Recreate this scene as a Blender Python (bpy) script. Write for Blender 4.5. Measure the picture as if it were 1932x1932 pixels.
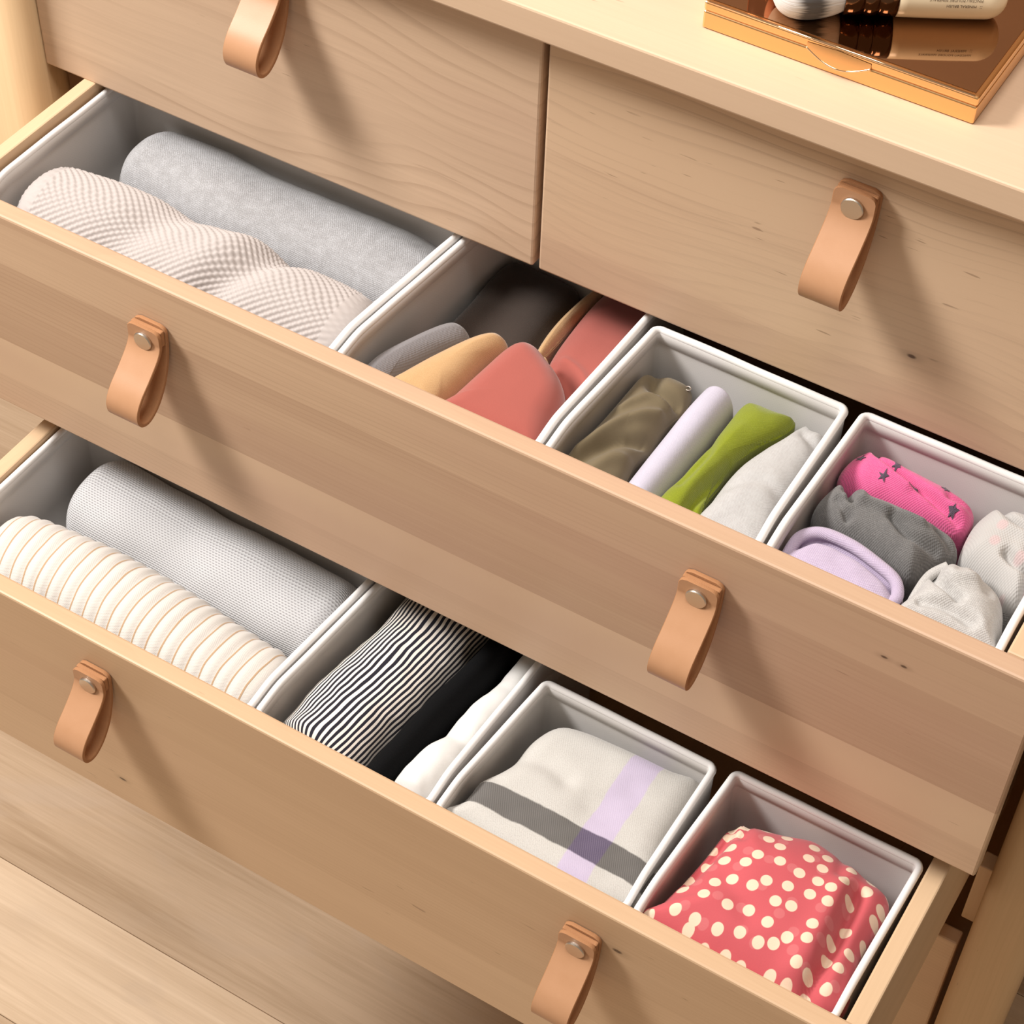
import bpy, bmesh, math, random
from mathutils import Vector, Matrix, noise as mnoise

for o in list(bpy.data.objects): bpy.data.objects.remove(o)
S = bpy.context.scene
COL = S.collection

# ------------------------------------------------------------------ camera
cam_d = bpy.data.cameras.new('camera'); cam = bpy.data.objects.new('camera', cam_d); COL.objects.link(cam)
R_ = Vector((0.85682605, 0.51484587, 0.02797926)); U_ = Vector((-0.39892168, 0.62756572, 0.66859761)); F_ = Vector((-0.3266659, 0.58403339, -0.74309784))
CP = Vector((0.83039936, -0.81806191, 0.81274178))
m = Matrix.Identity(4)
for i in range(3):
    m[i][0] = R_[i]; m[i][1] = U_[i]; m[i][2] = -F_[i]; m[i][3] = CP[i]
cam.matrix_world = m
cam_d.sensor_width = 36; cam_d.lens = 3798.462 / 1932 * 36
cam_d.clip_start = 0.01
S.camera = cam

# ------------------------------------------------------------------ world, lights, exposure
S.view_settings.view_transform = 'Standard'; S.view_settings.look = 'None'
S.view_settings.exposure = -0.05; S.view_settings.gamma = 1.0; S.view_settings.use_curve_mapping = False
w = bpy.data.worlds.new('room_light'); S.world = w; w.use_nodes = True
bg = w.node_tree.nodes['Background']; bg.inputs[0].default_value = (1.0, 0.84, 0.66, 1); bg.inputs[1].default_value = 0.33

def area(name, loc, target, size, power, color, sizey=None):
    d = bpy.data.lights.new(name, 'AREA'); d.energy = power; d.color = color
    d.size = size
    if sizey: d.shape = 'RECTANGLE'; d.size_y = sizey
    o = bpy.data.objects.new(name, d); COL.objects.link(o); o.location = loc
    o.rotation_euler = (Vector(target) - Vector(loc)).to_track_quat('-Z', 'Y').to_euler()
    return o
TGT = Vector((0.36, -0.12, -0.1))
area('window_left_offscreen', TGT + 2.2 * Vector((-0.585, -0.305, 0.752)), TGT, 0.55, 66, (1.0, 0.965, 0.93))
area('ceiling_lamp_offscreen', (0.45, -0.35, 2.05), (0.4, -0.2, 0), 0.8, 28, (1.0, 0.955, 0.91))

# ------------------------------------------------------------------ measurements (metres)
ZT1, ZT0 = 0.1966, 0.1780
YM, ZM1, ZM0 = -0.1387, 0.0007, -0.1784
YB, ZB1, ZB0 = -0.2594, -0.2011, -0.3816
TH = 0.013
XR = 0.7639
ZF = -0.888
RIM_M, RIM_B = -0.0052, -0.2068
FRONT_DROP = 0.0062

# ------------------------------------------------------------------ mesh helpers
def link(name, me, mats, parent=None, loc=(0, 0, 0)):
    o = bpy.data.objects.new(name, me); COL.objects.link(o)
    for mt in (mats if isinstance(mats, (list, tuple)) else [mats]): me.materials.append(mt)
    o.location = loc
    if parent: o.parent = parent
    return o

def tag(o, label=None, cat=None, group=None, kind=None):
    if label: o['label'] = label
    if cat: o['category'] = cat
    if group: o['group'] = group
    if kind: o['kind'] = kind
    return o

def empty(name, loc, label, cat, group=None):
    o = bpy.data.objects.new(name, None); COL.objects.link(o); o.location = loc; o.empty_display_size = 0.02
    return tag(o, label, cat, group)

def smooth(me, on=True):
    for p in me.polygons: p.use_smooth = on
    return me

def box_me(x0, x1, y0, y1, z0, z1, bev=0.0, seg=2, off=(0, 0, 0)):
    bm = bmesh.new()
    vs = [bm.verts.new((x - off[0], y - off[1], z - off[2])) for x in (x0, x1) for y in (y0, y1) for z in (z0, z1)]
    for f in ((0, 1, 3, 2), (4, 6, 7, 5), (0, 4, 5, 1), (2, 3, 7, 6), (0, 2, 6, 4), (1, 5, 7, 3)):
        bm.faces.new([vs[i] for i in f])
    bmesh.ops.recalc_face_normals(bm, faces=bm.faces)
    if bev > 0: bmesh.ops.bevel(bm, geom=list(bm.edges), offset=bev, segments=seg, profile=0.5, affect='EDGES')
    me = bpy.data.meshes.new('m'); bm.to_mesh(me); bm.free()
    return me

def box(name, dims, mat, parent=None, bev=0.001, seg=2):
    off = parent.matrix_basis.translation if parent else Vector((0, 0, 0))
    q = parent
    while q is not None and q.parent is not None:
        q = q.parent; off = off + q.matrix_basis.translation
    return link(name, box_me(*dims, bev=bev, seg=seg, off=off), mat, parent)

def poff(parent):
    off = Vector((0, 0, 0)); q = parent
    while q is not None: off = off + q.matrix_basis.translation; q = q.parent
    return off

def mesh(name, verts, faces, mat, parent=None, uv=None, sm=True, off=None):
    off = poff(parent) if off is None else Vector(off)
    me = bpy.data.meshes.new('m')
    me.from_pydata([(v[0] - off[0], v[1] - off[1], v[2] - off[2]) for v in verts], [], faces)
    if uv is not None:
        ul = me.uv_layers.new(name='UVMap')
        idx = [0] * len(me.loops); me.loops.foreach_get('vertex_index', idx)
        flat = [0.0] * (2 * len(idx))
        for i, k in enumerate(idx): flat[2 * i], flat[2 * i + 1] = uv[k]
        ul.data.foreach_set('uv', flat)
    me.validate(); me.update()
    if sm: smooth(me)
    return link(name, me, mat, parent)

def grid_faces(nr, nc, wrap, base=0, flip=False):
    fs = []
    for i in range(nr - 1):
        for j in range(nc if wrap else nc - 1):
            a = base + i * nc + j; b = base + i * nc + (j + 1) % nc; c = base + (i + 1) * nc + (j + 1) % nc; d = base + (i + 1) * nc + j
            fs.append((a, d, c, b) if flip else (a, b, c, d))
    return fs

def tube(path, r, n=8, closed=False, ry=None):
    """tube round a 3-D path -> verts, faces"""
    P = [Vector(p) for p in path]; N = len(P); V = []
    for i, p in enumerate(P):
        a = P[(i - 1) % N] if (closed or i > 0) else P[i]; b = P[(i + 1) % N] if (closed or i < N - 1) else P[i]
        t = (b - a).normalized(); up = Vector((0, 0, 1)) if abs(t.z) < 0.9 else Vector((0, 1, 0))
        s = t.cross(up).normalized(); u2 = s.cross(t)
        for k in range(n):
            an = 2 * math.pi * k / n
            V.append(p + s * math.cos(an) * r + u2 * math.sin(an) * (ry or r))
    F = grid_faces(N, n, True)
    if closed:
        for j in range(n):
            F.append(((N - 1) * n + j, (N - 1) * n + (j + 1) % n, (j + 1) % n, j))
    else:
        F.append(tuple(range(n))[::-1]); F.append(tuple((N - 1) * n + j for j in range(n)))
    return V, [tuple(reversed(f)) for f in F]

def catmull(pts, per=8, closed=False):
    P = [tuple(p) for p in pts]; n = len(P); out = []
    for i in range(n if closed else n - 1):
        p1, p2 = P[i], P[(i + 1) % n]
        p0 = P[(i - 1) % n] if (closed or i > 0) else p1
        p3 = P[(i + 2) % n] if (closed or i + 2 < n) else p2
        for k in range(per):
            t = k / per
            out.append(tuple(0.5 * (2 * b + (c - a) * t + (2 * a - 5 * b + 4 * c - d) * t * t + (3 * b - a - 3 * c + d) * t ** 3) for a, b, c, d in zip(p0, p1, p2, p3)))
    if not closed: out.append(P[-1])
    return out

def resample(pts, n, closed=True):
    P = [Vector((p[0], p[1])) for p in pts]
    if closed: P.append(P[0])
    L = [0.0]
    for a, b in zip(P, P[1:]): L.append(L[-1] + (b - a).length)
    out = []; k = 0
    for i in range(n):
        s = L[-1] * i / (n if closed else n - 1)
        while k < len(L) - 2 and L[k + 1] < s: k += 1
        d = L[k + 1] - L[k]; f = (s - L[k]) / d if d > 1e-9 else 0
        out.append(P[k].lerp(P[k + 1], f))
    return out

# ------------------------------------------------------------------ material helpers
class NT:
    def __init__(s, name):
        s.m = bpy.data.materials.new(name); s.m.use_nodes = True; s.t = s.m.node_tree; s.b = s.t.nodes['Principled BSDF']
    def n(s, typ, ins=None, **kw):
        nd = s.t.nodes.new(typ)
        for k, v in kw.items(): setattr(nd, k, v)
        for k, v in (ins or {}).items():
            if hasattr(v, 'is_output') or isinstance(v, bpy.types.NodeSocket): s.t.links.new(v, nd.inputs[k])
            else: nd.inputs[k].default_value = v
        return nd
    def math(s, op, a, b=None, c=None, clamp=False):
        ins = {0: a}
        if b is not None: ins[1] = b
        if c is not None: ins[2] = c
        nd = s.n('ShaderNodeMath', ins, operation=op); nd.use_clamp = clamp
        return nd.outputs[0]
    def mix(s, f, a, b, mode='MIX'):
        nd = s.n('ShaderNodeMix', None, data_type='RGBA', blend_type=mode)
        for k, v in ((0, f), (6, a), (7, b)):
            if isinstance(v, bpy.types.NodeSocket): s.t.links.new(v, nd.inputs[k])
            else: nd.inputs[k].default_value = (v if k == 0 else (*v, 1) if len(v) == 3 else v)
        return nd.outputs[2]
    def ramp(s, f, lo, hi):
        nd = s.n('ShaderNodeMapRange', {0: f, 1: lo, 2: hi}, interpolation_type='SMOOTHSTEP'); return nd.outputs[0]
    def noise(s, vec, scale=5, detail=2, rough=0.5, dist=0.0):
        return s.n('ShaderNodeTexNoise', {'Vector': vec, 'Scale': scale, 'Detail': detail, 'Roughness': rough, 'Distortion': dist})
    def coord(s, which='Object', scale=(1, 1, 1), loc=(0, 0, 0)):
        tc = s.n('ShaderNodeTexCoord'); mp = s.n('ShaderNodeMapping', {'Vector': tc.outputs[which], 'Scale': scale, 'Location': loc}); return mp.outputs[0]
    def xyz(s, vec):
        nd = s.n('ShaderNodeSeparateXYZ', {0: vec}); return nd.outputs[0], nd.outputs[1], nd.outputs[2]
    def set(s, **kw):
        for k, v in kw.items():
            k = k.replace('_', ' ')
            if isinstance(v, bpy.types.NodeSocket): s.t.links.new(v, s.b.inputs[k])
            else: s.b.inputs[k].default_value = (*v, 1) if isinstance(v, tuple) and len(v) == 3 else v
        return s
    def bump(s, h, strength=0.3, dist=0.001):
        nd = s.n('ShaderNodeBump', {'Height': h, 'Strength': strength, 'Distance': dist}); s.t.links.new(nd.outputs[0], s.b.inputs['Normal']); return s

def wood_mat(name, base, dark, stave=0.045, axis=2, seed=0.0, run=0, cath=0.35, stave_amt=0.5, rough=0.45, fleck=1.0, pink=0.35, lines=260.0, bend=10.0, knots=()):
    """maple: the grain runs along 'run'; glued staves change along 'axis'"""
    k = NT(name)
    base_v = k.coord('Object', (1, 1, 1), (seed * 1.7, seed * 0.9, seed * 1.3))
    def sc3(v, r):
        q = [v, v, v]; q[run] = r; return tuple(q)
    def mp(sc): return k.n('ShaderNodeMapping', {'Vector': base_v, 'Scale': sc}).outputs[0]
    co = k.xyz(base_v)
    idx = k.math('FLOOR', k.math('DIVIDE', co[axis], stave))
    rnd = k.n('ShaderNodeTexWhiteNoise', {'W': k.math('ADD', idx, seed * 7.31)}, noise_dimensions='1D').outputs[0]
    broad = k.noise(mp(sc3(9.0, 1.6)), 1.0, 2, 0.5).outputs[0]
    band = k.noise(mp(sc3(30.0, 1.5)), 1.0, 4, 0.6, 0.4).outputs[0]
    finen = k.noise(mp(sc3(520.0, 9.0)), 1.0, 3, 0.65).outputs[0]
    # growth lines: thin, wandering along the grain, different in each stave
    wav = k.noise(mp(sc3(6.0, 2.4)), 1.0, 2, 0.45, 0.3).outputs[0]
    fld = k.math('ADD', k.math('MULTIPLY', co[axis], lines), k.math('ADD', k.math('MULTIPLY', wav, bend), k.math('MULTIPLY', rnd, 13.0)))
    ring = k.ramp(k.math('FRACT', fld), 0.62, 0.97)
    patch = k.ramp(k.noise(mp(sc3(13.0, 2.2)), 1.0, 1, 0.5).outputs[0], 0.42, 0.66)
    f = k.math('ADD', k.math('MULTIPLY', k.math('SUBTRACT', rnd, 0.5), stave_amt), 0.32)
    f = k.math('ADD', f, k.math('MULTIPLY', k.math('SUBTRACT', band, 0.5), 0.9))
    f = k.math('ADD', f, k.math('MULTIPLY', k.math('SUBTRACT', finen, 0.5), 0.55))
    f = k.math('ADD', f, k.math('MULTIPLY', k.math('MULTIPLY', ring, k.math('MULTIPLY_ADD', patch, 0.75, 0.25)), cath * 0.62), clamp=True)
    c = k.mix(f, base, dark)
    pk = k.ramp(broad, 0.50, 0.68)
    c = k.mix(k.math('MULTIPLY', pk, pink), c, tuple(b_ * q for b_, q in zip(dark, (1.05, 0.98, 1.10))))
    fn = k.noise(mp(sc3(430.0, 48.0)), 1.0, 1, 0.5).outputs[0]
    fm = k.ramp(k.noise(mp(sc3(20.0, 8.0)), 1.0, 1, 0.5).outputs[0], 0.5, 0.6)
    fk = k.math('MULTIPLY', k.math('MULTIPLY', k.ramp(fn, 0.74, 0.80), fm), 0.5 * fleck)
    c = k.mix(fk, c, (0.17, 0.09, 0.05))
    if knots:
        ox, oy, oz = k.xyz(k.coord('Object'))
        for kx, kz, kr in knots:          # small dark pin knots of the board, placed on the panel
            dx = k.math('MULTIPLY', k.math('SUBTRACT', ox, kx - 0.382), 0.45); dz = k.math('SUBTRACT', oz, kz - ZF)
            wb = k.math('MULTIPLY', k.math('SUBTRACT', finen, 0.5), kr * 0.8)
            dd = k.math('ADD', k.math('SQRT', k.math('ADD', k.math('MULTIPLY', dx, dx), k.math('MULTIPLY', dz, dz))), wb)
            c = k.mix(k.math('MULTIPLY', k.ramp(dd, kr * 3.2, kr * 0.6), 0.35), c, tuple(q * 0.62 for q in dark))
            c = k.mix(k.math('MULTIPLY', k.ramp(dd, kr * 1.1, kr * 0.5), 0.85), c, (0.07, 0.035, 0.02))
    k.set(Base_Color=c, Roughness=rough, Specular_IOR_Level=0.35)
    k.bump(finen, 0.06, 0.0006)
    return k.m

M_front_mid = wood_mat('maple_front_staves', (0.645, 0.452, 0.298), (0.475, 0.308, 0.198), stave=0.036, axis=2, seed=1.62, stave_amt=1.1, cath=0.4, pink=0.4, knots=((0.6809, -0.0297, 0.0011), (0.6923, -0.0301, 0.0011)))
M_front_bot = wood_mat('maple_front_plain', (0.65, 0.448, 0.28), (0.52, 0.338, 0.20), stave=0.06, axis=2, seed=2.2, stave_amt=0.5, cath=0.35, pink=0.2, knots=((0.2188, -0.3528, 0.0014), (0.6009, -0.2332, 0.0018)))
M_front_tl = wood_mat('maple_front_cathedral', (0.68, 0.492, 0.34), (0.50, 0.342, 0.23), stave=0.5, axis=2, seed=3.9, stave_amt=0.05, cath=0.75, pink=0.2, lines=75.0, bend=16.0)
M_front_tr = wood_mat('maple_front_figured', (0.665, 0.472, 0.312), (0.47, 0.312, 0.208), stave=0.062, axis=2, seed=5.4, stave_amt=0.9, cath=1.1, lines=120.0, bend=18.0, knots=((0.6217, 0.0492, 0.0015),))
M_top = wood_mat('maple_tabletop', (0.68, 0.495, 0.342), (0.58, 0.405, 0.27), stave=0.07, axis=1, seed=6.1, stave_amt=0.3, cath=0.2, pink=0.15, fleck=1.3)
M_side = wood_mat('maple_drawer_side', (0.67, 0.475, 0.30), (0.54, 0.365, 0.215), stave=0.05, axis=2, seed=7.7, run=1, stave_amt=0.2, cath=0.2)
M_leg = wood_mat('maple_leg', (0.62, 0.42, 0.235), (0.50, 0.325, 0.17), stave=0.2, axis=0, seed=8.8, run=2, stave_amt=0.1, cath=0.25)
M_inner = wood_mat('maple_carcass', (0.62, 0.42, 0.25), (0.50, 0.325, 0.185), stave=0.2, axis=0, seed=9.3, run=1, stave_amt=0.1)

def fabric_common(k, fuzz=0.25):
    k.set(Roughness=0.9, Specular_IOR_Level=0.12, Sheen_Weight=fuzz, Sheen_Roughness=0.5)

def weave_h(k, u, v, pu, pv):
    a = k.math('SINE', k.math('MULTIPLY', u, 2 * math.pi / pu)); b = k.math('SINE', k.math('MULTIPLY', v, 2 * math.pi / pv))
    return k.math('MULTIPLY_ADD', k.math('MULTIPLY', a, b), 0.5, 0.5)

def cloth_mat(name, col, lo=None, pu=0.0016, pv=0.0016, bump=0.4, heather=0.0, hcol=None, hscale=900, hstretch=(1, 1, 1), fuzz=0.25, gap=0.08, dist=0.0005, row=0.0):
    k = NT(name); uv = k.coord('UV'); u, v, _ = k.xyz(uv)
    h = weave_h(k, u, v, pu, pv)
    if row: h = k.math('MULTIPLY_ADD', k.math('SINE', k.math('MULTIPLY', v, 2 * math.pi / pv)), row, k.math('MULTIPLY', h, 1 - row))
    lo = lo or tuple(c * 0.6 for c in col)
    c = k.mix(k.math('MULTIPLY', k.math('SUBTRACT', 1.0, h), gap), col, lo)  # hollows between stitches mixed darker: recess shade painted into the colour
    if heather:
        nv = k.n('ShaderNodeMapping', {'Vector': uv, 'Scale': hstretch}).outputs[0]
        nz = k.noise(nv, hscale, 3, 0.7).outputs[0]
        big = k.noise(uv, 150, 4, 0.7).outputs[0]
        f = k.math('MULTIPLY', k.ramp(k.math('ADD', nz, k.math('MULTIPLY', k.math('SUBTRACT', big, 0.5), 0.35)), 0.40, 0.66), heather)
        c = k.mix(f, c, hcol or lo)
    fabric_common(k, fuzz); k.set(Base_Color=c); k.bump(h, bump, dist)
    return k.m

# bin fabric: white non-woven with pricked dots
def bin_mat(name, col, pitch=0.0022):
    k = NT(name); uv = k.coord('UV'); u, v, _ = k.xyz(uv)
    h = weave_h(k, u, v, pitch, pitch)
    d = k.ramp(h, 0.80, 0.98)
    c = k.mix(k.math('MULTIPLY', d, 0.15), col, tuple(x * 0.55 for x in col))
    k.set(Base_Color=c, Roughness=0.85, Specular_IOR_Level=0.15); k.bump(h, -0.25, 0.0004)
    return k.m
M_bin = bin_mat('white_nonwoven', (0.69, 0.665, 0.645))
M_rim = bin_mat('white_binding', (0.82, 0.80, 0.785), 0.0020)

def leather(name, col, col2, rough, bump):
    k = NT(name); v = k.coord('Object')
    n1 = k.noise(v, 1400, 4, 0.65).outputs[0]; n2 = k.noise(v, 90, 3, 0.6).outputs[0]
    c = k.mix(k.math('MULTIPLY_ADD', n2, 0.7, k.math('MULTIPLY', n1, 0.2)), col, col2)
    k.set(Base_Color=c, Roughness=rough, Specular_IOR_Level=0.35); k.bump(n1, bump, 0.0004); return k.m
M_leather = leather('tan_leather', (0.52, 0.283, 0.158), (0.45, 0.232, 0.118), 0.42, 0.08)
M_edge = leather('raw_leather_edge', (0.44, 0.215, 0.10), (0.34, 0.155, 0.065), 0.8, 0.6)
M_suede = leather('suede_leather_back', (0.50, 0.26, 0.125), (0.43, 0.21, 0.095), 0.85, 0.5)
def metal(name, col, rough, bump=0.0, scale=700):
    k = NT(name); k.set(Base_Color=col, Metallic=1.0, Roughness=rough)
    if bump: k.bump(k.noise(k.coord('Object'), scale, 3, 0.6).outputs[0], bump, 0.0003)
    return k.m
M_rivet = metal('brushed_nickel', (0.62, 0.56, 0.49), 0.34, 0.15, 2500)
M_gold = metal('rose_gold_satin', (0.92, 0.56, 0.26), 0.22)
M_goldhi = metal('rose_gold_polished', (0.95, 0.66, 0.42), 0.08)
M_mirror = metal('bronze_mirror', (0.50, 0.31, 0.19), 0.035)
def plain(name, col, rough=0.5, spec=0.4):
    k = NT(name); k.set(Base_Color=col, Roughness=rough, Specular_IOR_Level=spec); return k.m
M_dark = plain('dark_seam', (0.06, 0.035, 0.02), 0.6)
M_slot = plain('felt_pad', (0.05, 0.045, 0.04), 0.9)

# ------------------------------------------------------------------ setting: floor of planks, wall
def floor_mat(name, base, dark, seed):
    k = NT(name); v = k.coord('Object', (1, 1, 1), (seed, seed * 2.1, 0))
    def mp(sc): return k.n('ShaderNodeMapping', {'Vector': v, 'Scale': sc}).outputs[0]
    a = k.noise(mp((1.6, 22, 22)), 1, 5, 0.6, 0.8).outputs[0]; b = k.noise(mp((7, 260, 260)), 1, 4, 0.7).outputs[0]; c0 = k.noise(mp((5, 9, 9)), 1, 3, 0.6, 1.0).outputs[0]
    f = k.math('ADD', k.math('MULTIPLY', k.math('SUBTRACT', a, 0.5), 2.2), 0.42)
    f = k.math('ADD', f, k.math('MULTIPLY', k.math('SUBTRACT', b, 0.5), 1.1), clamp=True)
    c = k.mix(f, base, dark)
    c = k.mix(k.math('MULTIPLY', k.ramp(c0, 0.52, 0.7), 0.4), c, (0.54, 0.42, 0.32))
    k.set(Base_Color=c, Roughness=0.42, Specular_IOR_Level=0.4); k.bump(b, 0.08, 0.0006); return k.m
floor_ms = [floor_mat('oak_plank_%d' % i, bc, dc, i * 3.7) for i, (bc, dc) in enumerate([((0.60, 0.445, 0.305), (0.395, 0.27, 0.165)), ((0.78, 0.605, 0.43), (0.555, 0.395, 0.25)), ((0.66, 0.49, 0.33), (0.45, 0.31, 0.19))])]
M_sub = plain('subfloor_board', (0.42, 0.29, 0.18), 0.9)
fl = link('floor', box_me(-2.2, 2.2, -2.2, 0.55, ZF - 0.05, ZF - 0.012), M_sub); tag(fl, 'pale brown wooden plank floor under the dresser', kind='structure')
PW = 0.1298; rng = random.Random(4)
y = -0.138 - 16 * PW; row = 0
while y < 0.53:
    x = -2.2 + (row * 0.61) % 1.1 - 0.55
    while x < 2.2:
        x0, x1 = max(x, -2.2), min(x + 1.35, 2.2)
        if x1 - x0 > 0.02:
            box('plank', (x0 + 0.0003, x1 - 0.0003, y + 0.0003, y + PW - 0.0003, ZF - 0.0118, ZF), floor_ms[(16 - row) % 3], fl, bev=0.0006, seg=1)
        x += 1.35
    y += PW; row += 1
wl = NT('dark_brown_wall'); wn = wl.noise(wl.coord('Object', (1.5, 8, 14)), 1, 4, 0.6).outputs[0]
wl.set(Base_Color=wl.mix(wn, (0.16, 0.085, 0.04), (0.26, 0.15, 0.075)), Roughness=0.7)
tag(link('wall_back', box_me(-2.2, 2.2, 0.46, 0.54, ZF, 1.7), wl.m), 'dark brown wall behind the dresser', kind='structure')


# ------------------------------------------------------------------ dresser
dr = empty('dresser', (0.382, 0.18, ZF), 'light maple dresser with tan leather loop handles and two drawers pulled open', 'dresser')
box('tabletop', (-0.062, 0.826, -0.02, 0.42, ZT0, ZT1), M_top, dr, bev=0.0014)
def leg(cx, cy, hw, hd, z0, z1, r=0.014):
    n = 8; ring = []
    for sx, sy, a0 in ((1, 1, 0), (-1, 1, 90), (-1, -1, 180), (1, -1, 270)):
        for i in range(n + 1):
            a = math.radians(a0 + 90 * i / n); ring.append((sx * (hw - r) + r * math.cos(a), sy * (hd - r) + r * math.sin(a)))
    V = []; zs = [z0, z0 + 0.004, z1]; N = len(ring)
    for zi, z in enumerate(zs):
        s = 0.92 if zi == 0 else 1
        for px, py in ring: V.append((cx + px * s, cy + py * s, z))
    F = grid_faces(len(zs), N, True) + [tuple(range(N))[::-1], tuple(range((len(zs) - 1) * N, len(zs) * N))]
    lg = mesh('leg', V, F, M_leg, dr)
    V2 = [(cx + px * 0.7, cy + py * 0.7, z) for z in (ZF, z0 + 0.0005) for px, py in ring]
    mesh('felt_pad', V2, grid_faces(2, N, True) + [tuple(range(N))[::-1], tuple(range(N, 2 * N))], M_slot, lg)
for cx, cy in ((-0.0235, 0.003), (0.7835, 0.003), (-0.0235, 0.37), (0.7835, 0.37)):
    leg(cx, cy, 0.0225, 0.025, ZF + 0.005, ZT0 - 0.0003)
box('side_panel', (-0.034, -0.018, 0.029, 0.344, -0.66, ZT0 - 0.0003), M_inner, dr)
box('side_panel', (0.779, 0.795, 0.029, 0.344, -0.66, ZT0 - 0.0003), M_inner, dr)
box('back_panel', (-0.001, 0.7605, 0.372, 0.384, -0.66, ZT0 - 0.0003), M_inner, dr)
box('bottom_panel', (-0.0175, 0.7785, 0.03, 0.371, -0.672, -0.6605), M_inner, dr)
box('stile', (0.7495, 0.7605, 0.0145, 0.0285, -0.4537, -0.385), M_leg, dr)
box('rail', (0.0, 0.749, 0.016, 0.05, -0.199, -0.183), M_inner, dr)

# --- leather pull: profile in (outward, z) measured from the rivet plane
FRONT = [(0.0082, 0.010), (0.0082, 0.002), (0.0086, -0.003), (0.0125, -0.0095), (0.0215, -0.0185), (0.0310, -0.0270), (0.0360, -0.0345), (0.0367, -0.0415), (0.0340, -0.0470), (0.0290, -0.0490), (0.0235, -0.0475), (0.0165, -0.0420), (0.0090, -0.0310), (0.0038, -0.0160), (0.0018, -0.0020), (0.0015, 0.010)]
def pull(parent, x, yf, zr, sc=1.0):
    """strap loop fixed by one rivet; yf is the face of the drawer front, zr the rivet height"""
    prof = catmull(FRONT, 6); hw = 0.0123; t = 0.0026; n = len(prof)
    P = [Vector((0, yf - 0.0004 - o * sc, zr + z)) for o, z in prof]
    V = []; F = []; MI = []
    L = [0.0]
    for a, b in zip(P, P[1:]): L.append(L[-1] + (b - a).length)
    r = 0.0045
    for i, p in enumerate(P):
        a = P[max(i - 1, 0)]; b = P[min(i + 1, n - 1)]; tt = (b - a).normalized(); nn = Vector((0, -tt.z, tt.y))  # normal in yz
        if i == 0: ex = 0.0
        e = min(L[i], L[-1] - L[i]); wdt = hw if e >= r else hw - r + math.sqrt(max(r * r - (r - e) ** 2, 0)) 
        q = 0.0004
        for xs, ns in ((-wdt + q, 1), (wdt - q, 1), (wdt, 0.7), (wdt, -0.7), (wdt - q, -1), (-wdt + q, -1), (-wdt, -0.7), (-wdt, 0.7)):
            V.append((x + xs, p.y + nn.y * ns * t / 2, p.z + nn.z * ns * t / 2))
    K = 8
    for i in range(n - 1):
        for j in range(K):
            F.append((i * K + j, i * K + (j + 1) % K, (i + 1) * K + (j + 1) % K, (i + 1) * K + j))
            MI.append({0: 2, 4: 0}.get(j, 1))
    F.append(tuple(range(K))[::-1]); MI.append(1); F.append(tuple((n - 1) * K + j for j in range(K))); MI.append(1)
    o = mesh('handle', V, F, [M_leather, M_edge, M_suede], parent)
    for pl, mi in zip(o.data.polygons, MI): pl.material_index = mi
    bm = bmesh.new(); bm.from_mesh(o.data); bmesh.ops.recalc_face_normals(bm, faces=bm.faces)
    bm.to_mesh(o.data); bm.free()
    try: o.data.set_sharp_from_angle(angle=math.radians(40))
    except Exception: pass
    o['label'] = 'tan leather loop pull'
    # washer layer between the two leather ends
    box('leather_spacer', (x - hw + 0.0006, x + hw - 0.0006, yf - 0.0069, yf - 0.0034, zr - 0.003, zr + 0.0088), M_edge, parent, bev=0.001)
    # rivet
    pr = [(0.0, 0.0), (0.0022, 0.0), (0.0022, 0.0092), (0.0060, 0.0094), (0.0065, 0.0100), (0.0065, 0.0113), (0.0060, 0.0119), (0.0, 0.0119)]
    N = 28; V = []
    for rr, oo in pr:
        for kk in range(N):
            an = 2 * math.pi * kk / N; V.append((x + rr * math.cos(an), yf - oo, zr + rr * math.sin(an)))
    rv = mesh('rivet', V, grid_faces(len(pr), N, True), M_rivet, parent)
    try: rv.data.set_sharp_from_angle(angle=math.radians(35))
    except Exception: pass
    rv['label'] = 'round nickel rivet'

def drawer(x0, x1, yf, z0, z1, mat, pulls, label, zr=None):
    d = link('drawer', None or box_me(x0, x1, yf, yf + TH, z0, z1, bev=0.0016, seg=2, off=poff(dr)), [mat], dr)
    d['label'] = label
    for x in pulls: pull(d, x, yf, zr if zr is not None else z1 - 0.039)
    return d
drawer(0.0, 0.38, 0.0, 0.0, 0.174, M_front_tl, [0.197], 'small top drawer front with flowing grain, closed', 0.1404)
drawer(0.3839, XR, 0.0, 0.0, 0.174, M_front_tr, [0.5752], 'small top drawer front with pinkish streaked grain, closed', 0.1404)
dm = drawer(0.0, XR, YM, ZM0, ZM1, M_front_mid, [0.1929, 0.5746], 'wide upper drawer of striped maple staves, pulled open', -0.0388)
db = drawer(0.0, XR, YB, ZB0, ZB1, M_front_bot, [0.2156, 0.5786], 'wide lower drawer of plain maple, pulled open further', -0.236)
drawer(0.0, 0.7557, 0.0, -0.650, -0.4672, M_front_bot, [0.1929, 0.5746], 'wide bottom drawer, closed', -0.507)
def walls(d, xl, xr, yf, zt, hgt, back):
    box('side_wall', (xl[0], xl[1], yf, back, zt - hgt, zt), M_side, d, bev=0.0012)
    box('side_wall', (xr[0], xr[1], yf, back, zt - hgt, zt), M_side, d, bev=0.0012)
    box('bottom_panel', (xl[1] + 0.0003, xr[0] - 0.0003, yf, back, zt - hgt + 0.006, zt - hgt + 0.012), M_inner, d, bev=0)
    box('back_wall', (xl[1] + 0.0003, xr[0] - 0.0003, back - 0.012, back, zt - hgt + 0.0123, zt - 0.01), M_side, d)
walls(dm, (0.0318, 0.0420), (0.7388, 0.7490), YM + TH + 0.0002, ZM1 - 0.0002, 0.165, 0.18)
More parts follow.
